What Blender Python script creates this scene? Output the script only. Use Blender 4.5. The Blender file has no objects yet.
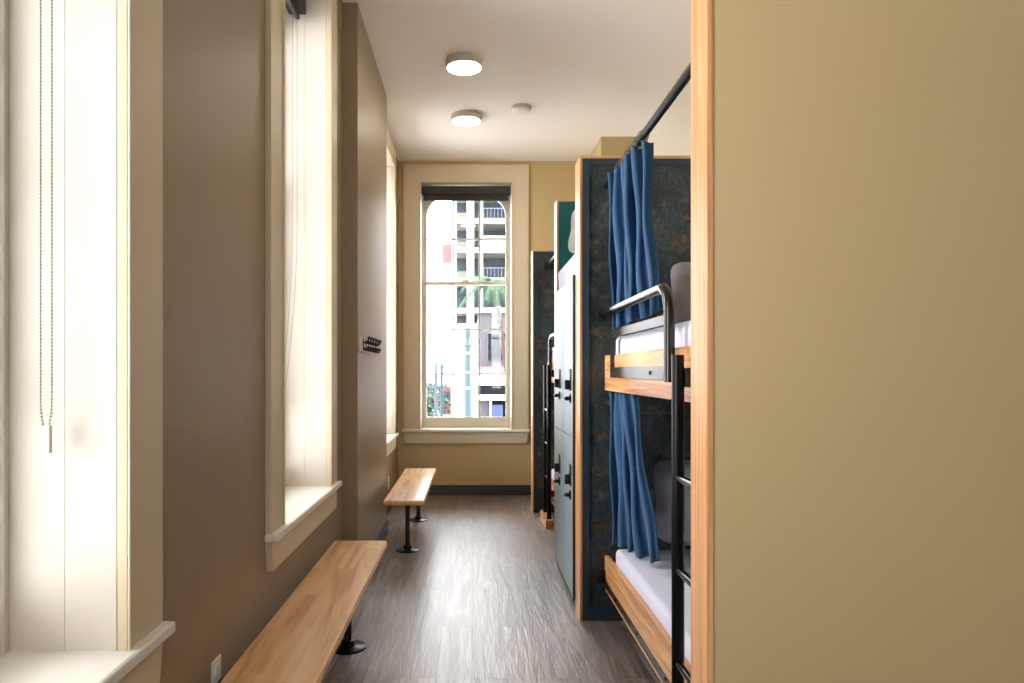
import bpy, bmesh, math, random
from mathutils import Vector, Matrix, noise as mnoise
random.seed(7)
PI = math.pi
SC = bpy.context.scene
COL = SC.collection

# ------------------------------------------------------------------ camera, world, lights, exposure
cam_d = bpy.data.cameras.new('camera'); cam = bpy.data.objects.new('camera', cam_d); COL.objects.link(cam)
cam.location = (0, 0, 1.3); cam.rotation_euler = (PI/2, 0, 0)
cam_d.sensor_width = 36; cam_d.sensor_fit = 'HORIZONTAL'
cam_d.lens = 36*720/1024; cam_d.shift_x = 40/1024; cam_d.shift_y = 29.5/1024
cam_d.clip_start = .05; cam_d.clip_end = 400
SC.camera = cam

W = bpy.data.worlds.new('world'); SC.world = W; W.use_nodes = True
bgn = W.node_tree.nodes['Background']
bgn.inputs['Color'].default_value = (.95, .965, 1.0, 1); bgn.inputs['Strength'].default_value = 13.5

def portal(name, loc, rot, sx, sy):
    l = bpy.data.lights.new(name, 'AREA'); l.shape = 'RECTANGLE'; l.size = sx; l.size_y = sy
    l.cycles.is_portal = True
    o = bpy.data.objects.new(name, l); COL.objects.link(o); o.location = loc; o.rotation_euler = rot
# sky portals (they give off nothing themselves) in the window openings
WIN_L = (-3.57, -1.23, 1.093, 3.345, 6.455)  # the first two are unseen, added behind the camera for daylight
for wy in WIN_L:
    portal('window_portal', (-1.24, wy, 1.97), (0, -PI/2, 0), 2.6, 1.0)
portal('window_portal', (-.063, 8.02, 1.97), (-PI/2, 0, 0), 1.0, 2.6)
ADDED_BACK_W = (1.0,)  # unseen window behind the camera, added to brighten the near wall
for wx in ADDED_BACK_W:
    portal('window_portal', (wx, -5.47, 1.97), (PI/2, 0, 0), 1.0, 2.6)

SC.view_settings.view_transform = 'Standard'; SC.view_settings.look = 'None'
SC.view_settings.gamma = 1; SC.view_settings.use_curve_mapping = False
SC.view_settings.exposure = 0.16
try:
    SC.cycles.max_bounces = 12; SC.cycles.diffuse_bounces = 8; SC.cycles.glossy_bounces = 4
    SC.cycles.transparent_max_bounces = 12
    SC.cycles.use_denoising = True
    SC.cycles.sample_clamp_indirect = 8
except Exception: pass

# ------------------------------------------------------------------ materials
def s2l(c): return tuple(((x/255)/12.92 if x/255 <= .04045 else ((x/255+.055)/1.055)**2.4) for x in c)
def mat(name, rgb, rough=.5, metal=0, spec=.5, bump=0, bscale=40, var=0, vscale=3, coat=0, sheen=0, lin=False, stretch=(1,1,1)):
    m = bpy.data.materials.new(name); m.use_nodes = True
    nt = m.node_tree; b = nt.nodes['Principled BSDF']
    c = tuple(rgb) if lin else s2l(rgb)
    b.inputs['Base Color'].default_value = (*c, 1)
    b.inputs['Roughness'].default_value = rough; b.inputs['Metallic'].default_value = metal
    b.inputs['Specular IOR Level'].default_value = spec
    if coat: b.inputs['Coat Weight'].default_value = coat
    if sheen: b.inputs['Sheen Weight'].default_value = sheen
    tc = nt.nodes.new('ShaderNodeTexCoord')
    mp = nt.nodes.new('ShaderNodeMapping'); mp.inputs['Scale'].default_value = stretch
    nt.links.new(tc.outputs['Object'], mp.inputs['Vector'])
    if var:
        n = nt.nodes.new('ShaderNodeTexNoise'); n.inputs['Scale'].default_value = vscale; n.inputs['Detail'].default_value = 5
        nt.links.new(mp.outputs['Vector'], n.inputs['Vector'])
        mx = nt.nodes.new('ShaderNodeMix'); mx.data_type = 'RGBA'
        mx.inputs[6].default_value = (*[x*(1-var) for x in c], 1); mx.inputs[7].default_value = (*[min(1, x*(1+var)) for x in c], 1)
        nt.links.new(n.outputs['Fac'], mx.inputs[0]); nt.links.new(mx.outputs[2], b.inputs['Base Color'])
    if bump:
        n = nt.nodes.new('ShaderNodeTexNoise'); n.inputs['Scale'].default_value = bscale; n.inputs['Detail'].default_value = 4
        nt.links.new(mp.outputs['Vector'], n.inputs['Vector'])
        bp = nt.nodes.new('ShaderNodeBump'); bp.inputs['Strength'].default_value = bump; bp.inputs['Distance'].default_value = .003
        nt.links.new(n.outputs['Fac'], bp.inputs['Height']); nt.links.new(bp.outputs['Normal'], b.inputs['Normal'])
    return m
def emis(name, rgb, s):
    m = bpy.data.materials.new(name); m.use_nodes = True; b = m.node_tree.nodes['Principled BSDF']
    b.inputs['Base Color'].default_value = (.8, .8, .8, 1)
    b.inputs['Emission Color'].default_value = (*s2l(rgb), 1); b.inputs['Emission Strength'].default_value = s
    return m
def ramp(nt, stops):
    r = nt.nodes.new('ShaderNodeValToRGB'); e = r.color_ramp.elements
    e[0].position, e[0].color = stops[0][0], (*s2l(stops[0][1]), 1)
    e[1].position, e[1].color = stops[-1][0], (*s2l(stops[-1][1]), 1)
    for p, c in stops[1:-1]:
        k = e.new(p); k.color = (*s2l(c), 1)
    return r
def wood(name, light, mid, dark, axis='Y', board=0, blen=.5, rough=.4, ring=22, tone=.25):
    """grain runs along the axis; board > 0 glues it up of staves of that width"""
    m = bpy.data.materials.new(name); m.use_nodes = True; nt = m.node_tree; N = nt.nodes; L = nt.links
    b = N['Principled BSDF']; b.inputs['Roughness'].default_value = rough
    tc = N.new('ShaderNodeTexCoord'); mp = N.new('ShaderNodeMapping')
    sc = {'X': (.7, ring, ring), 'Y': (ring, .7, ring), 'Z': (ring, ring, .7)}[axis]
    mp.inputs['Scale'].default_value = sc; L.new(tc.outputs['Object'], mp.inputs['Vector'])
    n = N.new('ShaderNodeTexNoise'); n.inputs['Scale'].default_value = 1.6; n.inputs['Detail'].default_value = 7; n.inputs['Distortion'].default_value = 1.2
    src = mp.outputs['Vector']
    if board:
        br = N.new('ShaderNodeTexBrick'); br.inputs['Scale'].default_value = 1; br.inputs['Mortar Size'].default_value = 0
        br.inputs['Brick Width'].default_value = blen; br.inputs['Row Height'].default_value = board
        br.inputs['Color1'].default_value = (0, 0, 0, 1); br.inputs['Color2'].default_value = (1, 1, 1, 1); br.inputs['Bias'].default_value = 0
        rot = N.new('ShaderNodeMapping'); rot.inputs['Rotation'].default_value = (0, 0, PI/2)
        rot.inputs['Location'].default_value = (.13, .02, 0)
        L.new(tc.outputs['Object'], rot.inputs['Vector']); L.new(rot.outputs['Vector'], br.inputs['Vector'])
        ad = N.new('ShaderNodeVectorMath'); ad.operation = 'MULTIPLY_ADD'; ad.inputs[1].default_value = (9, 9, 9)
        L.new(br.outputs['Color'], ad.inputs[0]); L.new(mp.outputs['Vector'], ad.inputs[2]); src = ad.outputs['Vector']
    L.new(src, n.inputs['Vector'])
    r = ramp(nt, [(.3, dark), (.47, mid), (.62, light)]); L.new(n.outputs['Fac'], r.inputs['Fac'])
    out = r.outputs['Color']
    if board:
        mx = N.new('ShaderNodeMix'); mx.data_type = 'RGBA'; mx.blend_type = 'MULTIPLY'; mx.inputs[0].default_value = 1
        rr = N.new('ShaderNodeMapRange'); rr.inputs['To Min'].default_value = 1-tone; rr.inputs['To Max'].default_value = 1
        L.new(br.outputs['Color'], rr.inputs['Value']); L.new(out, mx.inputs[6]); L.new(rr.outputs['Result'], mx.inputs[7]); out = mx.outputs[2]
    L.new(out, b.inputs['Base Color'])
    bp = N.new('ShaderNodeBump'); bp.inputs['Strength'].default_value = .12; bp.inputs['Distance'].default_value = .002
    L.new(n.outputs['Fac'], bp.inputs['Height']); L.new(bp.outputs['Normal'], b.inputs['Normal'])
    return m

def floor_mat():
    m = bpy.data.materials.new('vinyl_planks'); m.use_nodes = True; nt = m.node_tree; N = nt.nodes; L = nt.links
    b = N['Principled BSDF']
    tc = N.new('ShaderNodeTexCoord'); rot = N.new('ShaderNodeMapping'); rot.inputs['Rotation'].default_value = (0, 0, PI/2)
    L.new(tc.outputs['Object'], rot.inputs['Vector'])
    br = N.new('ShaderNodeTexBrick'); br.inputs['Scale'].default_value = 1; br.inputs['Mortar Size'].default_value = .0015
    br.inputs['Mortar Smooth'].default_value = 0; br.offset_frequency = 2; br.offset = .5
    br.inputs['Brick Width'].default_value = 1.22; br.inputs['Row Height'].default_value = .152
    br.inputs['Color1'].default_value = (0, 0, 0, 1); br.inputs['Color2'].default_value = (1, 1, 1, 1); br.inputs['Mortar'].default_value = (.4, .4, .4, 1)
    L.new(rot.outputs['Vector'], br.inputs['Vector'])
    grain = N.new('ShaderNodeMapping'); grain.inputs['Scale'].default_value = (14, 1.15, 1); L.new(tc.outputs['Object'], grain.inputs['Vector'])
    ad = N.new('ShaderNodeVectorMath'); ad.operation = 'MULTIPLY_ADD'; ad.inputs[1].default_value = (13, 13, 13)
    L.new(br.outputs['Color'], ad.inputs[0]); L.new(grain.outputs['Vector'], ad.inputs[2])
    n = N.new('ShaderNodeTexNoise'); n.inputs['Scale'].default_value = 1.3; n.inputs['Detail'].default_value = 9; n.inputs['Roughness'].default_value = .62; n.inputs['Distortion'].default_value = 1.4
    L.new(ad.outputs['Vector'], n.inputs['Vector'])
    r = ramp(nt, [(.26, FLOOR_D), (.48, FLOOR_M), (.72, FLOOR_L)]); L.new(n.outputs['Fac'], r.inputs['Fac'])
    mx = N.new('ShaderNodeMix'); mx.data_type = 'RGBA'; mx.blend_type = 'MULTIPLY'; mx.inputs[0].default_value = 1
    rr = N.new('ShaderNodeMapRange'); rr.inputs['To Min'].default_value = .78; rr.inputs['To Max'].default_value = 1.1
    L.new(br.outputs['Color'], rr.inputs['Value']); L.new(r.outputs['Color'], mx.inputs[6]); L.new(rr.outputs['Result'], mx.inputs[7])
    sm = N.new('ShaderNodeMix'); sm.data_type = 'RGBA'; sm.inputs[7].default_value = (.012, .010, .009, 1)
    L.new(br.outputs['Fac'], sm.inputs[0]); L.new(mx.outputs[2], sm.inputs[6]); L.new(sm.outputs[2], b.inputs['Base Color'])
    rg = N.new('ShaderNodeMapRange'); rg.inputs['To Min'].default_value = .46; rg.inputs['To Max'].default_value = .28
    L.new(n.outputs['Fac'], rg.inputs['Value']); L.new(rg.outputs['Result'], b.inputs['Roughness'])
    fine = N.new('ShaderNodeMapping'); fine.inputs['Scale'].default_value = (150, 9, 1); L.new(tc.outputs['Object'], fine.inputs['Vector'])
    nf = N.new('ShaderNodeTexNoise'); nf.inputs['Scale'].default_value = 1; nf.inputs['Detail'].default_value = 5; nf.inputs['Distortion'].default_value = .8
    L.new(fine.outputs['Vector'], nf.inputs['Vector'])
    hs = N.new('ShaderNodeMath'); hs.operation = 'MULTIPLY_ADD'; hs.inputs[1].default_value = .6; L.new(nf.outputs['Fac'], hs.inputs[0]); L.new(n.outputs['Fac'], hs.inputs[2])
    b.inputs['Specular IOR Level'].default_value = .85; b.inputs['Coat Weight'].default_value = .35; b.inputs['Coat Roughness'].default_value = .3
    bp = N.new('ShaderNodeBump'); bp.inputs['Strength'].default_value = .8; bp.inputs['Distance'].default_value = .003
    L.new(hs.outputs[0], bp.inputs['Height']); L.new(bp.outputs['Normal'], b.inputs['Normal'])
    return m
FLOOR_D, FLOOR_M, FLOOR_L = (66, 53, 45), (120, 106, 96), (168, 155, 146)

def weathered(name, base, blue, rust):
    m = bpy.data.materials.new(name); m.use_nodes = True; nt = m.node_tree; N = nt.nodes; L = nt.links
    b = N['Principled BSDF']; b.inputs['Roughness'].default_value = .5
    tc = N.new('ShaderNodeTexCoord')
    n1 = N.new('ShaderNodeTexNoise'); n1.inputs['Scale'].default_value = 5; n1.inputs['Detail'].default_value = 9; n1.inputs['Roughness'].default_value = .7
    L.new(tc.outputs['Object'], n1.inputs['Vector'])
    r1 = ramp(nt, [(.38, base), (.6, blue)]); L.new(n1.outputs['Fac'], r1.inputs['Fac'])
    mp = N.new('ShaderNodeMapping'); mp.inputs['Scale'].default_value = (3, 3, 5); mp.inputs['Location'].default_value = (2.3, 0, 4.1)
    L.new(tc.outputs['Object'], mp.inputs['Vector'])
    n2 = N.new('ShaderNodeTexNoise'); n2.inputs['Scale'].default_value = 2.2; n2.inputs['Detail'].default_value = 10; n2.inputs['Roughness'].default_value = .72
    L.new(mp.outputs['Vector'], n2.inputs['Vector'])
    r2 = N.new('ShaderNodeMapRange'); r2.inputs['From Min'].default_value = .52; r2.inputs['From Max'].default_value = .70; r2.inputs['To Max'].default_value = .7
    L.new(n2.outputs['Fac'], r2.inputs['Value'])
    mx = N.new('ShaderNodeMix'); mx.data_type = 'RGBA'; mx.inputs[7].default_value = (*s2l(rust), 1)
    L.new(r2.outputs['Result'], mx.inputs[0]); L.new(r1.outputs['Color'], mx.inputs[6])
    # fine scratched grid
    n3 = N.new('ShaderNodeTexNoise'); n3.inputs['Scale'].default_value = 1; n3.inputs['Detail'].default_value = 3
    m3 = N.new('ShaderNodeMapping'); m3.inputs['Scale'].default_value = (60, 60, 36); L.new(tc.outputs['Object'], m3.inputs['Vector']); L.new(m3.outputs['Vector'], n3.inputs['Vector'])
    r3 = N.new('ShaderNodeMapRange'); r3.inputs['From Min'].default_value = .35; r3.inputs['From Max'].default_value = .7; r3.inputs['To Min'].default_value = .6; r3.inputs['To Max'].default_value = 1.25
    L.new(n3.outputs['Fac'], r3.inputs['Value'])
    m4 = N.new('ShaderNodeMix'); m4.data_type = 'RGBA'; m4.blend_type = 'MULTIPLY'; m4.inputs[0].default_value = 1
    L.new(mx.outputs[2], m4.inputs[6]); L.new(r3.outputs['Result'], m4.inputs[7]); L.new(m4.outputs[2], b.inputs['Base Color'])
    return m
def denim(name, rgb):
    m = mat(name, rgb, .85, sheen=.3)
    nt = m.node_tree; N = nt.nodes; L = nt.links; b = N['Principled BSDF']; c = s2l(rgb)
    tc = N.new('ShaderNodeTexCoord'); mp = N.new('ShaderNodeMapping'); mp.inputs['Scale'].default_value = (160, 160, 60); L.new(tc.outputs['Object'], mp.inputs['Vector'])
    n = N.new('ShaderNodeTexNoise'); n.inputs['Scale'].default_value = 1; n.inputs['Detail'].default_value = 3; L.new(mp.outputs['Vector'], n.inputs['Vector'])
    mx = N.new('ShaderNodeMix'); mx.data_type = 'RGBA'; mx.inputs[6].default_value = (*[x*.6 for x in c], 1); mx.inputs[7].default_value = (*[x*1.5 for x in c], 1)
    L.new(n.outputs['Fac'], mx.inputs[0]); L.new(mx.outputs[2], b.inputs['Base Color'])
    bp = N.new('ShaderNodeBump'); bp.inputs['Strength'].default_value = .2; bp.inputs['Distance'].default_value = .001
    L.new(n.outputs['Fac'], bp.inputs['Height']); L.new(bp.outputs['Normal'], b.inputs['Normal'])
    return m
def glassm():
    m = bpy.data.materials.new('window_glass'); m.use_nodes = True; nt = m.node_tree; N = nt.nodes; L = nt.links
    N.remove(N['Principled BSDF']); o = N['Material Output']
    t = N.new('ShaderNodeBsdfTransparent'); g = N.new('ShaderNodeBsdfGlossy'); g.inputs['Roughness'].default_value = .02
    f = N.new('ShaderNodeFresnel'); f.inputs['IOR'].default_value = 1.35; mx = N.new('ShaderNodeMixShader')
    L.new(f.outputs[0], mx.inputs[0]); L.new(t.outputs[0], mx.inputs[1]); L.new(g.outputs[0], mx.inputs[2]); L.new(mx.outputs[0], o.inputs[0])
    return m

M = dict(
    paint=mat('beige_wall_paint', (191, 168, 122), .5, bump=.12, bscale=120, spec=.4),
    shadewall=mat('shaded_wall_paint', (146, 127, 98), .42, bump=.25, bscale=120, spec=.45),  # shade of the backlit window side put into a darker, browner tone
    creamwall=mat('pale_cream_wall_paint', (218, 209, 190), .6, bump=.2, bscale=120),
    ceil=mat('ceiling_paint', (238, 231, 221), .9, bump=.1, bscale=80),
    trim=mat('cream_trim_paint', (210, 195, 163), .42, bump=.08, bscale=30),
    jamb=mat('white_jamb_paint', (212, 203, 189), .5, bump=.05, bscale=25),
    sillwhite=mat('white_sill_paint', (232, 228, 218), .4, bump=.05, bscale=25),
    floor=floor_mat(),
    base=mat('charcoal_baseboard', (52, 47, 43), .45, bump=.05),
    sash=mat('cream_sash_paint', (226, 220, 200), .45, bump=.05, bscale=30),
    glass=glassm(),
    blind=mat('charcoal_blind_fabric', (52, 50, 48), .7, bump=.2, bscale=300),
    chain=mat('steel_bead', (150, 145, 135), .3, metal=.9, var=.1),
    clear=mat('clear_plastic', (215, 212, 205), .2, var=.05),
    bench=wood('maple_bench_top', (252, 212, 162), (240, 192, 138), (204, 150, 98), 'Y', board=.07, blen=.75, rough=.33, ring=8, tone=.10 ),
    black=mat('black_steel', (22, 22, 23), .33, metal=.6, bump=.1, bscale=200),
    blackpaint=mat('black_powder_coat', (18, 18, 19), .45, var=.1, bump=.05, bscale=200),
    gun=mat('gunmetal_pipe', (70, 68, 68), .24, metal=.95, var=.08, vscale=20),
    flat=mat('dark_steel_bar', (66, 64, 62), .34, metal=.8, var=.12, vscale=8),
    oakZ=wood('oak_edge_upright', (222, 166, 112), (204, 146, 92), (174, 116, 68), 'Z', rough=.4, ring=30),
    oakX=wood('oak_edge_level', (226, 178, 124), (208, 156, 102), (176, 122, 74), 'X', rough=.4, ring=30),
    oakY=wood('oak_board', (230, 178, 122), (204, 146, 92), (146, 90, 50), 'Y', rough=.42, ring=17),
    slate=mat('slate_blue_paint', (40, 60, 74), .5, var=.1, vscale=30),
    weather=weathered('weathered_dark_panel', (32, 38, 40), (58, 74, 80), (142, 118, 80 )),
    teal=mat('teal_panel_paint', (0, 96, 96), .5, var=.05),
    locker=mat('pale_blue_grey_laminate', (142, 160, 165 ), .5, spec=.3, var=.16, vscale=1.2, stretch=(14, 14, 1.2)),
    lockbody=mat('dark_locker_body', (24, 24, 25), .5, var=.1),
    denim=denim('denim_curtain', (22, 72, 110 )),
    sheet=mat('white_bed_sheet', (222, 222, 236), .85, bump=.5, bscale=9, sheen=.2),
    pillow=mat('grey_pillow_cloth', (140, 136, 134), .9, bump=.5, bscale=14, sheen=.2),
    pillow2=mat('lilac_grey_pillow_cloth', (196, 196, 216), .9, bump=.5, bscale=14, sheen=.2),
    pillow3=mat('pale_grey_pillow_cloth', (190, 184, 176), .9, bump=.5, bscale=14, sheen=.2),
    white=mat('white_plastic', (232, 230, 224), .4, var=.03),
    lampbody=mat('grey_white_lamp_body', (190, 186, 176), .5, var=.03),
    glow=emis('ceiling_lamp_diffuser', (255, 240, 214), 26),
)

# ------------------------------------------------------------------ mesh helpers
class MB:
    def __init__(s): s.bm = bmesh.new()
    def box(s, x0, x1, y0, y1, z0, z1, bevel=0, seg=2):
        r = bmesh.ops.create_cube(s.bm, size=1); v = r['verts']
        bmesh.ops.scale(s.bm, vec=(abs(x1-x0), abs(y1-y0), abs(z1-z0)), verts=v)
        bmesh.ops.translate(s.bm, vec=((x0+x1)/2, (y0+y1)/2, (z0+z1)/2), verts=v)
        if bevel:
            e = {e for q in v for e in q.link_edges}
            bmesh.ops.bevel(s.bm, geom=list(e), offset=bevel, segments=seg, affect='EDGES', profile=.5)
        return s
    def cyl(s, p0, p1, r, r2=None, seg=20, cap=True):
        p0, p1 = Vector(p0), Vector(p1); d = p1-p0
        q = bmesh.ops.create_cone(s.bm, cap_ends=cap, segments=seg, radius1=r, radius2=r if r2 is None else r2, depth=d.length)
        mtx = Matrix.Translation((p0+p1)/2) @ d.to_track_quat('Z', 'Y').to_matrix().to_4x4()
        bmesh.ops.transform(s.bm, matrix=mtx, verts=q['verts']); return s
    def tube(s, pts, r, seg=14, rs=None):
        pts = [Vector(p) for p in pts]; rings = []; prev = None
        for i, p in enumerate(pts):
            t = (pts[min(i+1, len(pts)-1)]-pts[max(i-1, 0)]).normalized()
            if prev is None: n = t.orthogonal().normalized()
            else: n = (prev - t*prev.dot(t)).normalized()
            prev = n; b = t.cross(n); rr = rs[i] if rs else r
            rings.append([s.bm.verts.new(p+(n*math.cos(a)+b*math.sin(a))*rr) for a in [2*PI*k/seg for k in range(seg)]])
        for a, b in zip(rings, rings[1:]):
            for k in range(seg): s.bm.faces.new((a[k], a[(k+1) % seg], b[(k+1) % seg], b[k]))
        s.bm.faces.new(rings[0][::-1]); s.bm.faces.new(rings[-1]); return s
    def sph(s, c, r, sub=2, sc=(1, 1, 1)):
        q = bmesh.ops.create_icosphere(s.bm, subdivisions=sub, radius=r)
        bmesh.ops.scale(s.bm, vec=sc, verts=q['verts']); bmesh.ops.translate(s.bm, vec=c, verts=q['verts']); return s
    def lathe(s, prof, c=(0, 0, 0), seg=32):
        rings = [[s.bm.verts.new((c[0]+r*math.cos(2*PI*k/seg), c[1]+r*math.sin(2*PI*k/seg), c[2]+z)) for k in range(seg)] for r, z in prof]
        for a, b in zip(rings, rings[1:]):
            for k in range(seg): s.bm.faces.new((a[k], a[(k+1) % seg], b[(k+1) % seg], b[k]))
        s.bm.faces.new(rings[0][::-1]); s.bm.faces.new(rings[-1]); return s
    def prism(s, poly, y0, y1):
        """poly in x,z; extruded along y"""
        a = [s.bm.verts.new((x, y0, z)) for x, z in poly]; b = [s.bm.verts.new((x, y1, z)) for x, z in poly]
        s.bm.faces.new(a); s.bm.faces.new(b[::-1])
        for k in range(len(a)):
            j = (k+1) % len(a); s.bm.faces.new((a[j], a[k], b[k], b[j]))
        return s
    def build(s, name, m, parent=None, smooth=False, xf=None):
        bmesh.ops.recalc_face_normals(s.bm, faces=s.bm.faces[:])
        if xf is not None: bmesh.ops.transform(s.bm, matrix=xf, verts=s.bm.verts[:])
        me = bpy.data.meshes.new(name); s.bm.to_mesh(me); s.bm.free()
        if smooth:
            me.polygons.foreach_set('use_smooth', [True]*len(me.polygons))
            try: me.set_sharp_from_angle(angle=math.radians(40))
            except Exception: pass
        me.materials.append(m)
        o = bpy.data.objects.new(name, me); COL.objects.link(o)
        if parent: o.parent = parent
        return o
def tag(o, label=None, cat=None, group=None, kind=None):
    if label: o['label'] = label
    if cat: o['category'] = cat
    if group: o['group'] = group
    if kind: o['kind'] = kind
    return o
def empty(name, loc=(0, 0, 0), rz=0):
    o = bpy.data.objects.new(name, None); COL.objects.link(o); o.location = loc; o.rotation_euler = (0, 0, rz)
    o.empty_display_size = .1; return o
def struct(o): o['kind'] = 'structure'; return o
def copy_tree(o, parent=None):
    c = o.copy(); COL.objects.link(c)
    if parent: c.parent = parent
    for ch in list(o.children): copy_tree(ch, c)
    return c

# ------------------------------------------------------------------ room shell
XW = -.773; CZ = 3.5; YF = 7.55; YB = -5.0; XR = 1.65; XFR = 4.7; XO = -1.25
SILL = .69; HEAD = 3.27; WW = .95; CAS = .18
struct(MB().box(XO, XFR+.2, YB-.5, YF+.45, -.12, 0).build('floor', M['floor']))
struct(MB().box(XO, XFR+.2, YB-.5, YF+.45, CZ, CZ+.15).build('ceiling', M['ceil']))
# left wall with window openings (the opening is lined by the window's own boards)
b = MB(); y = YB
for wy in WIN_L:
    b.box(XO, XW, y, wy-WW/2-.02, 0, CZ)
    b.box(XO, XW, wy-WW/2-.02, wy+WW/2+.02, 0, SILL-.04); b.box(XO, XW, wy-WW/2-.02, wy+WW/2+.02, HEAD+.02, CZ)
    y = wy+WW/2+.02
b.box(XO, XW, y, YF+.45, 0, CZ)
struct(b.build('wall_left', M['shadewall']))
FX = -.063
b = MB(); b.box(XW, FX-WW/2-.02, YF, YF+.45, 0, CZ).box(FX+WW/2+.02, XR, YF, YF+.45, 0, CZ)
b.box(FX-WW/2-.02, FX+WW/2+.02, YF, YF+.45, 0, SILL-.04).box(FX-WW/2-.02, FX+WW/2+.02, YF, YF+.45, HEAD+.02, CZ)
struct(b.build('wall_far', M['paint']))
struct(MB().box(XW, -.683, 4.30, 5.76, 0, CZ).build('wall_pier', M['shadewall']))
struct(MB().box(XR, XR+.15, 1.88, YF+.45, 0, CZ).build('wall_right', M['creamwall']))
struct(MB().box(1.21, XR, 6.76, YF, 2.2, CZ).build('wall_chase', M['paint']))
struct(MB().box(.586, XFR, 1.752, 1.88, 0, CZ).build('wall_near', M['paint']))
side_paint = M['slate']  # unseen walls made dark to cut the bounce onto the left wall
struct(MB().box(XFR, XFR+.15, YB, 1.752, 0, CZ).build('wall_side', side_paint))
b = MB(); x = XW
for wx in ADDED_BACK_W:
    b.box(x, wx-WW/2-.02, YB-.45, YB, 0, CZ); b.box(wx-WW/2-.02, wx+WW/2+.02, YB-.45, YB, 0, SILL-.04); b.box(wx-WW/2-.02, wx+WW/2+.02, YB-.45, YB, HEAD+.02, CZ)
    x = wx+WW/2+.02
b.box(x, XFR, YB-.45, YB, 0, CZ)
struct(b.build('wall_back', side_paint))
struct(MB().box(.572, .586, 1.750, 1.882, 0, CZ).build('trim_1', M['oakZ']))
# baseboards
struct(MB().box(XW+.09, XR, YF-.015, YF, 0, .105, .003).build('baseboard_far', M['base']))
b = MB(); b.box(XW, XW+.013, YB, 4.30, 0, .105, .003).box(XW, XW+.013, 5.76, YF, 0, .105, .003)
struct(b.build('baseboard_left', M['base']))
struct(MB().box(-.683, -.670, 4.287, 5.773, 0, .105, .003).box(-.76, -.683, 4.287, 4.30, 0, .105).build('baseboard_pier', M['base']))
struct(MB().box(.60, XFR, 1.739, 1.752, 0, .105, .003).build('baseboard_near', M['base']))

# ------------------------------------------------------------------ windows
def ellipse_spandrel(side, x_in, x_mid, z0, z1, n=10):
    """corner piece filling a round-shouldered sash head"""
    pts = [(x_in, z1+.02), (x_in, z0)]
    for k in range(1, n+1):
        a = k/n*PI/2
        pts.append((x_in + (x_mid-x_in)*(1-math.cos(a)), z0+(z1-z0)*math.sin(a)))
    pts.append((x_mid, z1+.02)); return pts
def make_window(idx, xf):
    h = WW/2
    root = struct(empty('window_%d' % idx))
    root.matrix_world = xf
    P = root
    # casing: two side boards and a head board with a raised inner bead
    b = MB(); b.box(-h-CAS, -h, -.023, 0, SILL, HEAD, .002).box(h, h+CAS, -.023, 0, SILL, HEAD, .002).box(-h-CAS, h+CAS, -.023, 0, HEAD, HEAD+.19, .002)
    b.box(-h-.018, -h, -.029, -.023, SILL, HEAD+.018, .002).box(h, h+.018, -.029, -.023, SILL, HEAD+.018, .002).box(-h, h, -.029, -.023, HEAD, HEAD+.018, .002)
    b.build('casing', M['trim'], P)
    b = MB(); b.box(-h-CAS-.013, h+CAS+.013, -.05, 0, SILL-.028, SILL, .006, 3).box(-h, h, -.043, .26, SILL-.024, SILL+.0007)
    b.build('stool', M['sillwhite'], P)
    MB().prism([(-h-CAS, SILL-.028), (h+CAS, SILL-.028), (h+CAS-.022, SILL-.145), (-h-CAS+.022, SILL-.145)], -.024, 0).build('apron', M['trim'], P)
    b = MB()
    for s in (-1, 1):
        b.box(s*h, s*(h+.019), .001, .1135, SILL, HEAD, .0008).box(s*h, s*(h+.019), .1142, .26, SILL, HEAD, .0008)
        b.box(s*h, s*(h-.016), .235, .26, SILL, HEAD, .002)                       # stop
        b.box(s*h, s*(h+.019), .26, .47, SILL-.03, HEAD)
    b.box(-h, h, .001, .26, HEAD, HEAD+.019).box(-h, h, .26, .47, HEAD, HEAD+.019)
    b.build('jamb', M['jamb'], P)
    MB().box(-h, h, .262, .475, SILL-.035, SILL-.002).build('outer_sill', M['sash'], P)
    # lower sash (inside), upper sash (outside)
    st = .045; g0 = .80
    rows = [.80, 1.267, 1.751, 2.235]; ux = [(-h+st)+(2*(h-st))*k/3 for k in range(4)]
    b = MB(); b.box(-h, -h+st, .262, .298, SILL, 2.27, .003).box(h-st, h, .262, .298, SILL, 2.27, .003)
    b.box(-h+st, h-st, .262, .298, SILL, g0, .003).box(-h+st, h-st, .262, .298, 2.235, 2.27, .003)
    for x in ux[1:3]: b.box(x-.008, x+.008, .266, .294, g0, 2.235, .003)
    for z in rows[1:3]: b.box(-h+st, h-st, .266, .294, z-.008, z+.008, .003)
    sl = b.build('lower_sash', M['sash'], P)
    MB().box(-.03, .03, .25, .275, 2.268, 2.285, .004).build('sash_lock', M['sash'], sl)
    MB().box(-h+st, h-st, .279, .282, g0, 2.235).build('window_pane', M['glass'], P)
    b = MB(); b.box(-h, -h+st, .302, .338, 2.235, HEAD, .003).box(h-st, h, .302, .338, 2.235, HEAD, .003)
    b.box(-h+st, h-st, .302, .338, 2.235, 2.27, .003).box(-h+st, h-st, .302, .338, 3.225, HEAD, .003)
    for x in ux[1:3]: b.box(x-.008, x+.008, .306, .334, 2.27, 3.225, .003)
    b.box(-h+st, h-st, .306, .334, 2.739-.008, 2.739+.008, .003)
    for s in (-1, 1):
        b.prism(ellipse_spandrel(s, s*(h-st), s*.13, 2.99, 3.23), .304, .336)
    b.build('upper_sash', M['sash'], P)
    MB().box(-h+st, h-st, .319, .322, 2.27, 3.225).build('window_pane', M['glass'], P)
    return root
L_xf = lambda wy: Matrix.Translation((XW, wy, 0)) @ Matrix.Rotation(PI/2, 4, 'Z')
F_xf = Matrix.Translation((FX, YF, 0))
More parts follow.
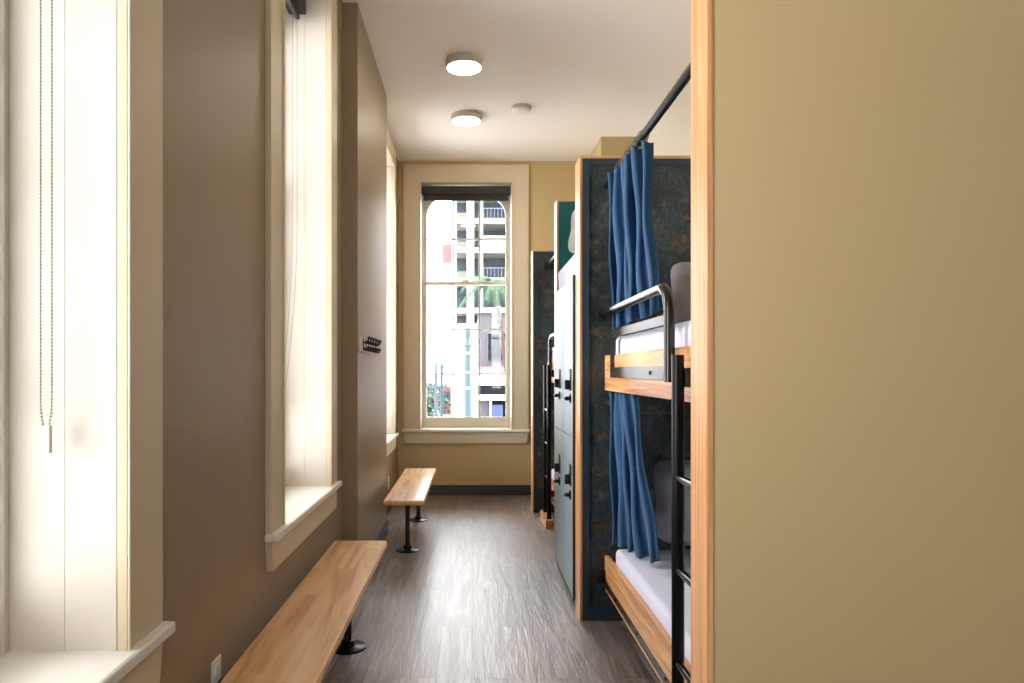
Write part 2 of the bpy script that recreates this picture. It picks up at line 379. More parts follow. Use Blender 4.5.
for i, wy in enumerate((1.093, 3.345, 6.455, -1.23, -3.57)): make_window(i+1, L_xf(wy))  # the last two are unseen, added to supply daylight
for i, wx in enumerate(ADDED_BACK_W): make_window(7+i, Matrix.Translation((wx, YB, 0)) @ Matrix.Rotation(PI, 4, 'Z'))  # added out of view as a light source for the near wall
make_window(6, F_xf)

def roller_blind(xf, label, chain=True, lift=.0, swing=0, chain_mid=.144):
    root = empty('roller_blind'); root.matrix_world = xf
    tag(root, label, 'blind', 'rolled up window blinds')
    h = WW/2-.006
    MB().box(-h, h, .105, .195, HEAD-.085, HEAD-.001, .006).build('cassette', M['blind'], root)
    MB().box(-h+.02, h-.02, .142, .146, HEAD-.13+lift, HEAD-.08).build('blind_fabric', M['blind'], root)
    MB().box(-h+.02, h-.02, .134, .154, HEAD-.15+lift, HEAD-.125+lift, .005).build('hem_bar', M['blind'], root)
    if chain:
        b = MB(); x = h-.03; zt, zb = HEAD-.085, 1.165
        def pt(z, y):
            k = max(0, (2.1-z)/.95) if swing else 0
            return (x-swing*.15*k*k, y+swing*k*k, z)
        def side(y, z):
            near = min(1, .25+(z-zb)/.06)
            return chain_mid+(y-chain_mid)*near
        strands = (chain_mid-.012, chain_mid+.012)
        n = int((zt-zb)/.0075)
        for k in range(n+1):
            z = zt-(zt-zb)*k/n
            for y in strands:
                q = bmesh.ops.create_icosphere(b.bm, subdivisions=1, radius=.0024); bmesh.ops.translate(b.bm, vec=pt(z, side(y, z)), verts=q['verts'])
        for y in strands:
            line = []
            for k in range(31):
                z = zt-(zt-zb)*k/30
                line.append(pt(z, side(y, z)))
            b.tube(line, .0008, 5)
        b.build('bead_chain', M['chain'], root)
        p = pt(1.165, chain_mid)
        MB().box(p[0]-.006, p[0]+.006, p[1]-.011, p[1]+.011, 1.125, 1.185, .003).build('chain_connector', M['clear'], root)
    return root
roller_blind(L_xf(1.093), 'charcoal roller blind with long beaded chain in the nearest left window', True, lift=.03, chain_mid=.133)
roller_blind(L_xf(3.345), 'charcoal roller blind with beaded chain above the deep second window on the left', True, lift=.03, swing=.07, chain_mid=.158)
roller_blind(F_xf @ Matrix.Translation((0, -.085, -.022)), 'rolled charcoal blind across the top of the far window', False)
# ------------------------------------------------------------------ benches
def make_bench(xc, y0, y1, w, legs, label):
    root = empty('bench', (xc, (y0+y1)/2, 0)); L = y1-y0; H = .4125; T = .034
    tag(root, label, 'bench')
    MB().box(-w/2, w/2, -L/2, L/2, H-T, H, .007, 3).build('seat', M['bench'], root, True)
    for ly in legs:
        yy = ly-(y0+y1)/2
        leg = MB().cyl((0, yy, .012), (0, yy, H-T-.004), .0175, seg=20).build('leg', M['blackpaint'], root, True)
        MB().lathe([(.085, 0), (.085, .006), (.078, .010), (.04, .012), (.031, .018), (.030, .036), (.0235, .038)], (0, yy, 0)).build('floor_flange', M['black'], leg, True)
        MB().lathe([(.027, -.03), (.029, -.012), (.06, -.006), (.06, 0)], (0, yy, H-T)).build('top_flange', M['black'], leg, True)
    return root
make_bench(-.583, 1.68, 3.774, .277, (3.383, 2.07), 'long light wooden bench nearest the camera, under the first windows')
make_bench(-.467, 4.93, 6.57, .28, (5.22, 6.28), 'shorter far wooden bench on black pipe legs by the pier')

# ------------------------------------------------------------------ outlets, hook rail
def outlet(loc, label, rot=(0, 0, 0)):
    r = empty('wall_outlet', loc); r.rotation_euler = rot; tag(r, label, 'outlet')
    MB().box(0, .007, -.036, .036, -.058, .058, .003).build('cover_plate', M['white'], r)
    for s in (-1, 1): MB().box(.006, .010, -.017, .017, s*.026-.014, s*.026+.014, .003).build('socket', M['white'], r)
    return r
outlet((XW, 2.165, .378), 'white wall outlet low beside the near bench')
outlet((XW, 6.62, .27), 'small white wall outlet low beyond the pier, beside the far bench')
r = empty('plug_adapter', (XW+.011, 2.165, .349)); tag(r, 'black plug adapter pushed in the outlet beside the near bench', 'plug')
MB().box(0, .055, -.026, .026, -.026, .026, .008).build('plug_body', M['blackpaint'], r, True)
b = MB(); b.tube([(.02, 0, -.02), (.022, .002, -.08), (.012, .01, -.18), (.02, -.02, -.30), (.03, -.12, -.34)], .003, 8); b.build('cord', M['blackpaint'], r, True)

hk = empty('hook_rail', (-.683, 4.66, 1.462)); tag(hk, 'white coat rail with black double hooks on the pier', 'coat rack')
MB().box(0, .016, -.35, .34, -.045, .045, .004).build('back_board', M['jamb'], hk)
for i in range(6):
    yy = -.25+i*.11
    h_ = MB().box(.016, .021, yy-.010, yy+.010, -.042, .040, .003)
    h_.tube([(.02, yy, .012), (.036, yy, .014), (.048, yy, .024), (.052, yy, .038)], .006, 10)
    h_.sph((.052, yy, .041), .010)
    h_.tube([(.02, yy, -.018), (.030, yy, -.034), (.042, yy, -.034), (.048, yy, -.020)], .006, 10)
    h_.sph((.048, yy, -.017), .009)
    h_.build('hook', M['blackpaint'], hk, True)
# ------------------------------------------------------------------ ceiling fixtures
def ceiling_light(x, y, label):
    r = empty('ceiling_light', (x, y, CZ)); tag(r, label, 'ceiling light', 'round flush ceiling lights')
    MB().lathe([(.125, 0), (.132, -.012), (.132, -.045), (.128, -.052), (.120, -.054)], seg=48).build('lamp_body', M['lampbody'], r, True)
    MB().lathe([(.119, -.050), (.119, -.056), (.10, -.062), (.02, -.064)], seg=48).build('diffuser', M['glow'], r, True)
ceiling_light(-.056, 5.10, 'larger looking round ceiling light, nearer the camera')
ceiling_light(-.05, 6.19, 'smaller looking round ceiling light, nearer the far window')

sd = empty('smoke_detector', (.41, 6.0, CZ)); tag(sd, 'small white smoke detector on the ceiling right of the lights', 'smoke detector')
MB().lathe([(.082, 0), (.085, -.010), (.080, -.026)], seg=40).build('detector_base', M['lampbody'], sd, True)
MB().lathe([(.078, -.026), (.072, -.040), (.035, -.046), (.01, -.047)], seg=40).build('detector_cap', M['white'], sd, True)

# ------------------------------------------------------------------ bunk beds
def end_panel(parent, y0, y1, xl, zt=2.42, camface='weather', xr=XR):
    y_front = y0 if camface == 'teal' else y0+.008
    """a framed panel across the bunk; y0 faces the camera"""
    core = MB().box(xl+.014, xr, y_front, y1-.008, 0.003, zt-.014).build('end_panel', M[camface], parent)
    b = MB()
    faces = [(y1-.008, y1)]
    if y_front > y0: faces.append((y0, y_front))
    for ya, yb in faces:
        b.box(xl+.014, xl+.050, ya, yb, 0.003, zt-.014, .001).box(xl+.050, xr, ya, yb, zt-.045, zt-.014, .001).box(xl+.050, xr, ya, yb, 0.003, .085, .001)
    b.build('panel_frame', M['slate'], core)
    MB().box(xl, xl+.014, y0-.002, y1+.002, 0, zt, .002).build('edge_trim', M['oakZ'], core)
    MB().box(xl+.014, xr, y0-.002, y1+.002, zt-.014, zt, .002).build('top_trim', M['oakX'], core)
    return core
def bunk(ya, yb, X, ladder, guard, mirror, label):
    """ya..yb is the clear length between its two ends"""
    root = empty('bunk_bed', (X, (ya+yb)/2, 0)); tag(root, label, 'bunk bed')
    inv = Matrix.Translation((-X, -(ya+yb)/2, 0))
    B = lambda mb, n, m, p=root, sm=False: mb.build(n, M[m], p, sm, inv)
    RX = .690
    for z0, z1, n in ((1.200, 1.380, 'upper_side_board'), (.217, .343, 'lower_side_board')):
        B(MB().box(RX, RX+.025, ya+.002, yb-.002, z0, z1, .002), n, 'oakY')
    # platform decks and angle iron under the boards
    B(MB().box(RX+.025, XR-.005, ya+.002, yb-.002, 1.23, 1.26), 'upper_deck', 'lockbody')
    B(MB().box(RX+.025, XR-.005, ya+.002, yb-.002, .222, .25), 'lower_deck', 'lockbody')
    an = B(MB().box(RX+.006, RX+.012, ya+.002, yb-.002, .168, .216), 'angle_iron', 'flat')
    B(MB().box(RX+.002, RX+.035, ya+.002, yb-.002, .162, .168, .001), 'lower_lip', 'oakY', an)
    for k in range(4):
        yy = ya+(yb-ya)*(k+.6)/4.2
        B(MB().cyl((RX+.006, yy, .192), (RX+.001, yy, .192), .006, seg=10), 'bolt', 'blackpaint', an, True)
    pf = (yb if not mirror else ya); sg = -1 if not mirror else 1       # the pipe is flanged to this end
    # bracket that holds the lower frame to the panel
    yq = sorted((pf, pf+sg*.03))
    B(MB().box(RX-.045, RX-.001, yq[0], yq[1], .205, .275, .003), 'frame_bracket', 'blackpaint')
    # guard: pipe, flange, flat bars
    yd = pf+sg*guard; z = 1.592; gx = RX-.0225
    pts = [(gx, pf, z), (gx, yd-sg*.10, z)]
    for k in range(1, 9):
        a = k/9*PI/2; pts.append((gx, yd-sg*.10+sg*.10*math.sin(a), z-.10*(1-math.cos(a))))
    pts += [(gx, yd, z-.10), (gx, yd, 1.262)]
    g = B(MB().tube(pts, .019, 18), 'guard_pipe', 'gun', root, True)
    fl = MB(); fl.cyl((gx, pf, z), (gx, pf+sg*.010, z), .035, seg=28).cyl((gx, pf+sg*.010, z), (gx, pf+sg*.045, z), .026, .023, seg=24)
    B(fl, 'pipe_flange', 'blackpaint', g, True)
    yo, yi = pf+sg*.22, yd; s_ = sorted((yo, yi))
    ga, gc = gx+.0085, gx+.0145
    bars = MB(); bars.box(ga, gc, s_[0], s_[1], 1.462, 1.498, .001).box(ga, gc, s_[0], s_[1], 1.268, 1.318, .001)
    v_ = sorted((yo, yo+sg*.04)); bars.box(ga, gc, v_[0], v_[1], 1.318, 1.462, .001)
    gp = B(bars, 'guard_frame', 'flat')
    for yy in (pf+sg*1.01,):
        B(MB().cyl((ga, yy, 1.293), (ga-.005, yy, 1.293), .007, seg=12), 'bolt', 'blackpaint', gp, True)
        B(MB().cyl((gc, yy, 1.293), (RX+.001, yy, 1.293), .008, seg=10), 'spacer', 'blackpaint', gp, True)
    # ladder standing on a wooden block
    la, lb = ladder; lx = .642
    lad = B(MB().cyl((lx, la, .07), (lx, la, 1.35), .0195, seg=20), 'ladder_stile', 'black', root, True)
    B(MB().cyl((lx, lb, .07), (lx, lb, 1.35), .0195, seg=20), 'ladder_stile', 'black', root, True)
    for zr in (.391, .681, .968):
        B(MB().cyl((lx, la, zr), (lx, lb, zr), .0125, seg=16), 'ladder_rung', 'gun', root, True)
    for yy in (la, lb):
        B(MB().box(lx+.015, RX+.001, yy-.03, yy+.03, 1.25, 1.31, .003), 'ladder_bracket', 'blackpaint')
        B(MB().box(lx+.010, RX+.001, yy-.02, yy+.02, .255, .305, .003), 'ladder_bracket', 'blackpaint')
    ys = sorted((la, lb)); B(MB().box(lx-.036, lx+.036, ys[0]-.06, ys[1]+.10 if mirror else ys[1]+.06, 0, .068, .002), 'ladder_block', 'oakY')
    return root, inv
YP = 3.744
near, inv = bunk(1.88, YP, .70, (2.245, 1.925), 1.308, False, 'near bunk bed with black ladder, guard pipe and dark weathered end panel')
def at_parent(o, inv):   # bring a part built in world coordinates under its thing
    for c in [o]+list(o.children): c.data.transform(inv)
near_panel = end_panel(near, YP, YP+.16, .560); at_parent(near_panel, inv)
far, inv2 = bunk(4.98, 6.60, .70, (5.99, 6.29), 1.15, True, 'far bunk bed with black ladder, half hidden behind the lockers')
p = end_panel(far, 4.85, 4.98, .570, zt=2.455, camface='teal'); at_parent(p, inv2)
p = end_panel(far, 6.60, 6.74, .553, zt=2.41); at_parent(p, inv2)

# curtain rods
def rod(y0, y1, label, ends=(-1, 1)):
    x = .70; r = empty('curtain_rod', (x, (y0+y1)/2, 2.262 )); tag(r, label, 'curtain rod'); h = (y1-y0)/2
    MB().cyl((0, -h, 0), (0, h, 0), .0165, seg=20).build('pipe', M['black'], r, True)
    for s in ends: MB().cyl((0, s*h, 0), (0, s*(h-.008), 0), .042, seg=24).cyl((0, s*(h-.008), 0), (0, s*(h-.04), 0), .026, seg=20).build('flange', M['blackpaint'], r, True)
rod(1.882, YP-.001, 'black curtain rod over the near bunk carrying the blue curtain', (-1,))
rod(4.985, 6.598, 'black curtain rod over the far bunk, its end flange on the dark panel')
# ------------------------------------------------------------------ curtains
def curtain(name, ztop, zbot, topf, botf, folds, amp_t, amp_b, label, rings=False, tidy=0):
    """topf / botf: (y0,x0,y1,x1) ends of the gathered line at the top and the bottom"""
    nu, nv = 150, 36; bm = bmesh.new(); g = []
    for j in range(nv+1):
        v = j/nv; row = []
        for i in range(nu+1):
            u = i/nu
            y = (topf[0]+(topf[2]-topf[0])*u)*(1-v)+(botf[0]+(botf[2]-botf[0])*u)*v
            x = (topf[1]+(topf[3]-topf[1])*u)*(1-v)+(botf[1]+(botf[3]-botf[1])*u)*v
            ph = 2*PI*folds*u - 1.3 + .28*math.sin(2.5*v+u*4) + .35*math.sin(7*u)
            am = amp_t*(1-v)+amp_b*v; am *= (.75+.35*math.sin(11*u+1.3))
            x += am*math.sin(ph) + .006*math.sin(9*v+14*u)
            y += am*.55*math.sin(2*ph+.6)*(.5+.5*v) + .012*math.sin(5*v+6*u)
            zt = ztop - .012*(.5-.5*math.cos(2*PI*folds*2*u))
            zb = zbot + .03*u + .008*math.sin(ph)
            z = zt+(zb-zt)*v
            row.append(bm.verts.new((x, y, z)))
        g.append(row)
    for j in range(nv):
        for i in range(nu): bm.faces.new((g[j][i], g[j][i+1], g[j+1][i+1], g[j+1][i]))
    m = MB(); m.bm.free(); m.bm = bm
    cx, cy = topf[1], topf[0]
    r = empty('bunk_curtain', (.70, (topf[0]+topf[2])/2, zbot)); tag(r, label, 'curtain', 'blue bunk curtains')
    inv = Matrix.Translation((-.70, -(topf[0]+topf[2])/2, -zbot))
    o = m.build('cloth', M['denim'], r, True, inv)
    sd = o.modifiers.new('thickness', 'SOLIDIFY'); sd.thickness = .0025
    if rings:
        for k in range(8):
            y = topf[0]+(topf[2]-topf[0])*(k+.3)/7.6
            mb = MB(); mb.tube([(.70+.0215*math.cos(a), y+.006*math.sin(a*.5), 2.2605+.023*math.sin(a)) for a in [2*PI*q/20 for q in range(21)]], .0022, 6)
            mb.build('curtain_ring', M['chain'], r, True, inv)
    return r
curtain('u', 2.240, 1.515, (3.42, .690, 2.92, .715), (3.62, .728, 3.02, .775), 5.3, .046, .032, 'blue curtain gathered at the end of the upper bunk, hanging from the rod', True)
curtain('l', 1.195, .440, (3.66, .728, 3.24, .735), (3.64, .735, 3.12, .80), 4.3, .030, .036, 'blue curtain gathered at the end of the lower bunk')

# ------------------------------------------------------------------ bedding
def rounded_slab(x0, x1, y0, y1, z0, z1, r, seg=4, amp=.006, sub=None):
    m = MB(); m.box(x0, x1, y0, y1, z0, z1)
    bmesh.ops.subdivide_edges(m.bm, edges=m.bm.edges[:], cuts=14, use_grid_fill=True)
    cx, cy, cz = (x0+x1)/2, (y0+y1)/2, (z0+z1)/2; hx, hy, hz = (x1-x0)/2, (y1-y0)/2, (z1-z0)/2
    for v in m.bm.verts:
        d = Vector((v.co.x-cx, v.co.y-cy, v.co.z-cz)); c = Vector((max(-hx+r, min(hx-r, d.x)), max(-hy+r, min(hy-r, d.y)), max(-hz+r, min(hz-r, d.z))))
        e = d-c
        if e.length > 1e-6: d = c+e.normalized()*min(e.length, r) if e.length > r else d
        n = mnoise.noise(v.co*6)*amp
        if d.z > -hz+.01: d.z += n
        v.co = Vector((cx, cy, cz))+d
    return m
def mattress(x0, x1, y0, y1, z0, z1, label, name='mattress', lip=True):
    r = empty(name, ((x0+x1)/2, (y0+y1)/2, z0)); tag(r, label, 'mattress', 'white mattresses')
    inv = Matrix.Translation((-(x0+x1)/2, -(y0+y1)/2, -z0))
    MB().box(x0, x1, y0, y1, z0, z1-.012, .03, 4).build('mattress_body', M['sheet'], r, True, inv)
    MB().box(x0-.004, x1, y0-.004, y1+.004, z0+.06, z1, .026, 4).build('fitted_sheet', M['sheet'], r, True, inv)
    return r
mattress(.722, 1.63, 1.90, YP-.13, 1.262, 1.472, 'white mattress on the upper level of the near bunk')
mattress(.722, 1.63, 1.90, YP-.13, .252, .41, 'white mattress on the lower level of the near bunk')
mattress(.722, 1.63, 5.00, 6.58, 1.262, 1.472, 'white mattress on the upper level of the far bunk')
mattress(.722, 1.63, 5.00, 6.58, .252, .41, 'white mattress on the lower level of the far bunk, glimpsed past the lockers')
mattress(.580, 1.63, 3.912, 4.845, 1.832, 1.972, 'white mattress lying on top of the lockers')

def pillow(loc, rot, size, m, label):
    r = empty('pillow', loc); r.rotation_euler = rot; tag(r, label, 'pillow', 'bunk pillows')
    w, h, t = size; bm = bmesh.new(); n = 26; vs = {}
    for sgn in (-1, 1):
        for i in range(n+1):
            for j in range(n+1):
                a, b_ = 2*i/n-1, 2*j/n-1
                edge = i in (0, n) or j in (0, n)
                if edge and sgn == 1: vs[(sgn, i, j)] = vs[(-1, i, j)]; continue
                k = (max(0, (1-a**4))*max(0, (1-b_**4)))**.55
                pin = 1-.07*(abs(a)**2)*(1-abs(b_))*1.0; pin2 = 1-.07*(abs(b_)**2)*(1-abs(a))
                rnd_c = 1-.13*(a*b_)**4; q = Vector((a*w/2*pin*rnd_c, sgn*t/2*k, b_*h/2*pin2*rnd_c+h/2))
                q.y += mnoise.noise(Vector((a*2.3, b_*2.1, sgn*3+loc[1])))*.022*k
                vs[(sgn, i, j)] = bm.verts.new(q)
    for sgn in (-1, 1):
        for i in range(n):
            for j in range(n):
                f = [vs[(sgn, i, j)], vs[(sgn, i+1, j)], vs[(sgn, i+1, j+1)], vs[(sgn, i, j+1)]]
                bm.faces.new(f if sgn == -1 else f[::-1])
    mb = MB(); mb.bm.free(); mb.bm = bm
    mb.build('pillow_cover', M[m], r, True)
    return r
pillow((1.27, 3.53, 1.50), (-.22, .06, 0), (.62, .35, .14), 'pillow', 'grey pillow leaning on the end panel of the near upper bunk')
pillow((1.25, 3.51, .43), (-.26, .05, 0), (.75, .44, .18), 'pillow2', 'lilac grey pillow leaning on the end panel of the near lower bunk')
pillow((.90, 4.68, 2.015), (-.15, .14, 0), (.60, .34, .11), 'pillow3', 'pale grey pillow on the mattress over the lockers, against teal')

# ------------------------------------------------------------------ lockers
DX = .556
lk = empty('locker_unit', (DX, 4.38, 0)); tag(lk, 'tall pale blue-grey locker unit with four doors behind the near bunk', 'lockers')
inv = Matrix.Translation((-DX, -4.38, 0))
MB().box(DX+.020, XR-.02, 3.912, 4.842, .045, 1.825, .001).box(DX+.06, XR-.05, 3.93, 4.82, .001, .045).build('locker_body', M['lockbody'], lk, False, inv)
MB().box(DX-.008, DX+.019, 3.906, 3.928, .05, 1.823, .001).build('filler_strip', M['lockbody'], lk, False, inv)
ym = 4.385
for (ya, yb, side) in ((3.930, ym-.002, 0), (ym+.002, 4.842, 1)):
    for (z0, z1) in ((.05, .927), (.932, 1.823)):
        d = MB().box(DX, DX+.018, ya, yb, z0, z1, .0015).build('door', M['locker'], lk, False, inv)
        hy = ya+.13 if side == 0 else yb-.28
        top = z0 > .5
        zh = 1.25 if top else .715; zk = 1.145 if top else .602
        hb = MB().box(DX-.006, DX, hy-.035, hy+.035, zh-.062, zh+.062, .003)
        hb.box(DX-.032, DX-.006, hy+.004, hy+.026, zh-.055, zh+.0, .005); hb.build('handle', M['blackpaint'], d, True, inv)
        kb = MB().cyl((DX, hy, zk), (DX-.007, hy, zk), .026, seg=24).cyl((DX-.007, hy, zk), (DX-.030, hy, zk), .012, seg=16)
        kb.box(DX-.038, DX-.026, hy-.022, hy+.022, zk-.006, zk+.006, .003); kb.build('lock_knob', M['blackpaint'], d, True, inv)

# ------------------------------------------------------------------ outside
GZ = -4.0
X = dict(
    conc=mat('pale_concrete', (131, 125, 117), .85, var=.06, bump=.2, bscale=3),
    stucco=mat('white_stucco', (235, 235, 232), .85, var=.04),
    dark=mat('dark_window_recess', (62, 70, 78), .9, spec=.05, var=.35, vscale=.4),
    pane=mat('dark_street_glass', (16, 20, 24), .8, spec=.05, var=.3, vscale=2),
    grey=mat('grey_plaster_front', (56, 54, 58), .8, var=.12, vscale=.8),
    pink=mat('dusty_pink_awning', (122, 78, 94), .8, var=.05),
    tealp=mat('teal_post_paint', (9, 46, 54), .5, var=.1),
    red=mat('red_gloss_paint', (122, 38, 34), .4, var=.1),
    rail=mat('grey_metal_railing', (62, 68, 76), .5, var=.05),
    leaf=mat('palm_green', (42, 70, 46), .7, var=.3, vscale=2),
    leaf2=mat('street_tree_green', (36, 62, 46), .7, var=.3, vscale=2),
    bark=mat('brown_tree_bark', (46, 34, 33), .9, var=.3, vscale=5),
    pole=mat('old_pole_wood', (52, 56, 66), .8, var=.1),
    blue=mat('blue_display', (18, 40, 76), .5, var=.1),
    asph=mat('pale_asphalt', (150, 150, 150), .9, var=.1, vscale=.5),
    brick=mat('faded_brick', (170, 110, 96), .9, var=.2, vscale=3),
)
struct(MB().box(-60, 60, 8.6, 160, GZ-.3, GZ).build('ground', X['asph']))

# concrete tower with open decks
bt = empty('concrete_tower', (6, 82, GZ)); tag(bt, 'pale concrete tower with open decks and railings seen through the far window', 'building')
inv = Matrix.Translation((-6, -82, -GZ))
Bt = lambda mb, n, m, p=bt: mb.build(n, X[m], p, False, inv)
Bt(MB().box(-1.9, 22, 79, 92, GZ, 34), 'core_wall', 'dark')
decks = [10.75, 13.9, 16.95, 20.0, 23.1, 26.2, 29.3, 32.4, 7.6, 4.4, 1.2, -1.9]
for z in decks:
    Bt(MB().box(-2.1, 22, 75, 80, z-.28, z+.28), 'floor_slab', 'conc')
for x0, x1 in ((-2.1, -1.6), (-.55, .22), (.9, 1.15), (4.2, 4.7), (8.0, 8.5), (12, 12.5), (16, 16.5), (21.5, 22)):
    Bt(MB().box(x0, x1, 74.8, 75.9, GZ, 34), 'column', 'conc')
for z in decks[:8]:
    r_ = MB().box(1.15, 22, 74.95, 75.05, z+1.25, z+1.33)
    for k in range(56): r_.box(1.2+k*.37, 1.26+k*.37, 74.97, 75.03, z+.28, z+1.3)
    Bt(r_, 'railing', 'rail')
Bt(MB().box(1.15, 22, 75.0, 75.15, 13.9+.28, 13.9+1.5), 'parapet', 'conc')
for z in decks[:6]:
    Bt(MB().box(-1.6, -.55, 76.2, 76.3, z+.28, z+1.1), 'parapet', 'conc')
Bt(MB().box(-3.1, -2.15, 75.5, 75.7, 12.6, 14.6), 'hoist_gate', 'red')
# grey shop building with pink awning
sb = empty('shop_building', (6, 38, GZ)); tag(sb, 'grey shop building with pink awning seen low in the far window', 'building')
inv = Matrix.Translation((-6, -38, -GZ)); Bs = lambda mb, n, m, p=sb: mb.build(n, X[m], p, False, inv)
Bs(MB().box(.30, 12, 35.4, 42, GZ, 4.15), 'wall', 'grey')
Bs(MB().box(.25, 12.05, 35.2, 35.45, 4.15, 4.4), 'cornice', 'conc')
for k in range(6):
    f_ = Bs(MB().box(.75+k*1.6, 1.75+k*1.6, 35.34, 35.42, 1.75, 3.2), 'window', 'rail')
    pn = MB()
    for row in range(3):
        for q in range(5): pn.box(.79+k*1.6+q*.19, .94+k*1.6+q*.19, 35.30, 35.35, 1.8+row*.46, 2.22+row*.46)
    Bs(pn, 'window_pane', 'pane', f_)
Bs(MB().prism([(.3, 1.5), (12, 1.5), (12, 1.12), (.3, 1.12)], 34.6, 35.4), 'awning', 'pink')
Bs(MB().box(.3, 12, 34.9, 35.4, .62, 1.12), 'fascia', 'stucco')
bb = MB().box(.3, 12, 35.0, 35.4, .16, .58)
Bs(bb, 'dark_grille', 'pane'); Bs(MB().box(.3, 12, 34.8, 35.4, -.12, .14), 'white_band', 'stucco')
Bs(MB().box(.9, 11.5, 35.25, 35.42, -3.4, -.15), 'shop_window', 'pane')
Bs(MB().box(.95, 1.5, 35.10, 35.25, -1.0, -.35), 'display_panel', 'blue')
Bs(MB().box(.88, .95, 35.0, 35.3, GZ, -.15), 'shopfront_post', 'stucco')

wb = empty('white_building', (-.5, 55, GZ)); tag(wb, 'plain white building between the teal post and the shop', 'building')
inv = Matrix.Translation((.5, -55, -GZ))
wl = MB().box(-1.45, .6, 50, 60, GZ, 4.6).build('wall', X['stucco'], wb, False, inv)
for z in (0.2, 1.5, 2.8): MB().box(-1.46, .6, 49.95, 50, z, z+.06).build('ledge', X['conc'], wl, False, inv)

lp = empty('lamp_post', (-.07, 12, GZ)); tag(lp, 'teal street post with pale bands standing outside the far window', 'lamp post')
MB().lathe([(.16, 0), (.16, .3), (.085, .5), (.066, 1.2), (.060, 5.0), (.052, 5.72), (.046, 5.76)], seg=20).build('post', X['tealp'], lp, True)
MB().lathe([(.055, 5.70), (.066, 5.73), (.04, 5.78), (.030, 5.84), (.05, 5.88), (.052, 5.98), (.035, 6.02)], seg=20).build('finial', X['tealp'], lp, True)
for z in (5.0, 5.25, 5.58): MB().lathe([(.069, z), (.069, z+.03)], seg=20).build('band', X['stucco'], lp, True)
MB().cyl((-.22, 0, 5.72), (.22, 0, 5.76), .006, seg=8).build('span_wire', X['rail'], lp)

up = empty('utility_pole', (-1.5, 30, GZ)); tag(up, 'thin grey-blue pole with cross arm at the left of the far window', 'pole')
MB().cyl((0, 0, 0), (0, 0, 5.5), .11, .06, 12).cyl((0, 0, 5.5), (0, 0, 6.3), .06, .01, 12).build('post', X['pole'], up, True)
MB().box(-.5, .5, -.05, .05, 4.6, 4.7).box(-.3, .3, -.05, .05, 5.0, 5.08).build('cross_arm', X['pole'], up)
for k in (-.4, -.2, .2, .4): MB().lathe([(.03, 4.7), (.05, 4.75), (.03, 4.82)], (k, 0, 0), 8).build('insulator', X['pole'], up)

gp = empty('street_post', (-1.18, 28, GZ)); tag(gp, 'dark teal street post beside the red tram', 'post')
MB().lathe([(.12, 0), (.12, .3), (.07, .5), (.06, 5.4), (.09, 5.45), (.05, 5.6)], seg=14).build('post', X['tealp'], gp, True)

tr = empty('tram', (-3.05, 88, GZ)); tag(tr, 'red tram front far down the street', 'tram')
MB().box(-1.1, 1.1, 0, 9, .35, 3.4, .18).build('body', X['red'], tr)
MB().box(-.9, .9, -.03, .1, 1.6, 2.8, .02).build('windshield', X['dark'], tr)
for s in (-1, 1): MB().cyl((s*.8, .02, .9), (s*.8, -.06, .9), .16, seg=16).build('headlamp', X['stucco'], tr)
for s in (-1, 1):
    for yy in (1.5, 7): MB().cyl((s*.9, yy, .38), (s*1.05, yy, .38), .38, seg=20).build('wheel', X['dark'], tr)

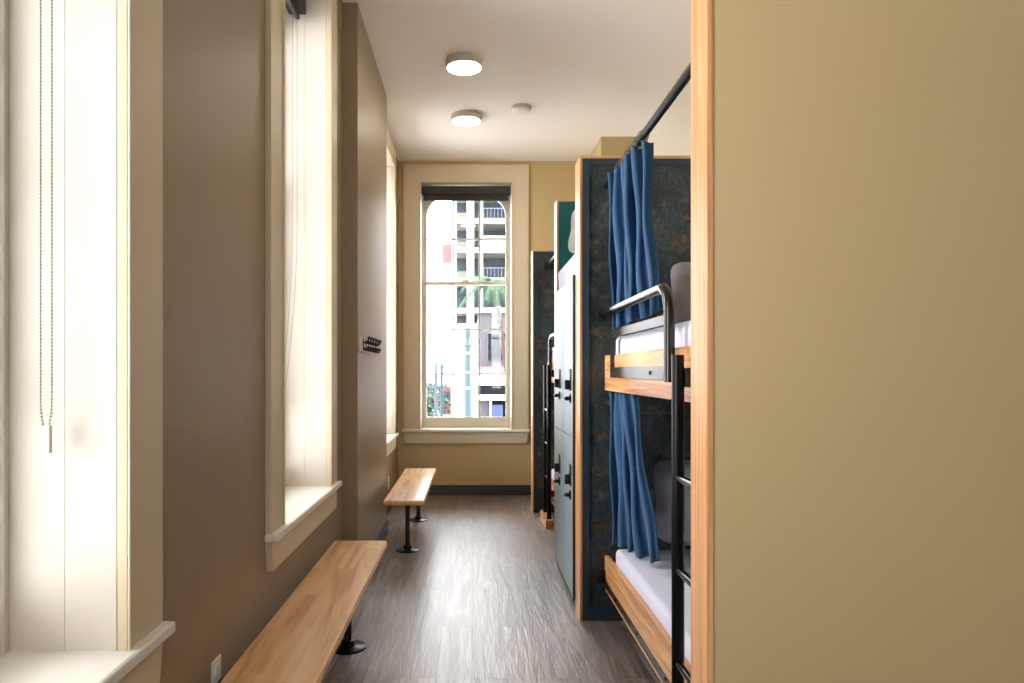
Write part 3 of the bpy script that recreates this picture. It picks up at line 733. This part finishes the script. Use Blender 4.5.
# trees
def street_tree(x, y, h, r, label, seed):
    rnd = random.Random(seed); t = empty('street_tree', (x, y, GZ)); tag(t, label, 'tree', 'leafy trees down the street')
    MB().tube([(0, 0, 0), (.05, 0, h*.3), (-.05, 0, h*.75)], .1, 8, rs=[.16, .12, .05]).build('trunk', X['bark'], t, True)
    m = MB()
    for k in range(520):
        a, b_, c = rnd.gauss(0, 1), rnd.gauss(0, 1), rnd.gauss(0, 1); n = math.sqrt(a*a+b_*b_+c*c); q = r*rnd.uniform(.35, 1)
        p = Vector((a/n*q, b_/n*q, h*.75+c/n*q*.8)); s = r*.11
        d1 = Vector((rnd.gauss(0, 1), rnd.gauss(0, 1), rnd.gauss(0, 1))).normalized()*s; d2 = d1.orthogonal().normalized()*s*.6
        f = [m.bm.verts.new(p-d1), m.bm.verts.new(p+d2), m.bm.verts.new(p+d1), m.bm.verts.new(p-d2)]; m.bm.faces.new(f)
    o = m.build('foliage', X['leaf2'], t)
street_tree(-2.35, 36, 5.0, 1.3, 'leafy tree at the lower left of the far window', 3)
street_tree(-2.75, 46, 5.3, .95, 'leafy tree far left behind the nearer tree in the far window', 4)

pt_ = empty('palm_tree', (1.38, 27, GZ)); tag(pt_, 'green palm tree with brown trunk outside the far window', 'palm tree')
MB().tube([(0, 0, 0), (.02, 0, 2.5), (-.03, 0, 5), (-.4, 0, 7.6), (-.55, 0, 8.6)], .14, 12, rs=[.15, .11, .10, .10, .09]).build('trunk', X['bark'], pt_, True)
rnd = random.Random(11)
for k in range(26):
    a = 2*PI*k/26+rnd.uniform(-.1, .1); up_ = rnd.uniform(.05, 1.0); Lf = rnd.uniform(1.2, 1.7)
    m = MB(); c0 = Vector((-.55, 0, 8.58)); pts = []
    for q in range(9):
        t_ = q/8; pts.append(c0+Vector((math.cos(a)*Lf*t_, math.sin(a)*Lf*t_, up_*Lf*.8*t_-1.15*t_*t_*Lf*.8)))
    m.tube(pts, .015, 5, rs=[.02*(1-.8*i/8) for i in range(9)])
    for q in range(1, 33):
        t_ = q/33*8; i = int(t_); p = pts[i].lerp(pts[min(i+1, 8)], t_-i); d = (pts[min(i+1, 8)]-pts[i]).normalized(); sd_ = d.cross(Vector((0, 0, 1))).normalized()
        for s in (-1, 1):
            tip = p+sd_*s*.34*(1-.6*q/33)+d*.16-Vector((0, 0, .14)); m.bm.faces.new([m.bm.verts.new(p-d*.018), m.bm.verts.new(p+d*.018), m.bm.verts.new(tip)])
    m.build('frond', X['leaf'], pt_)
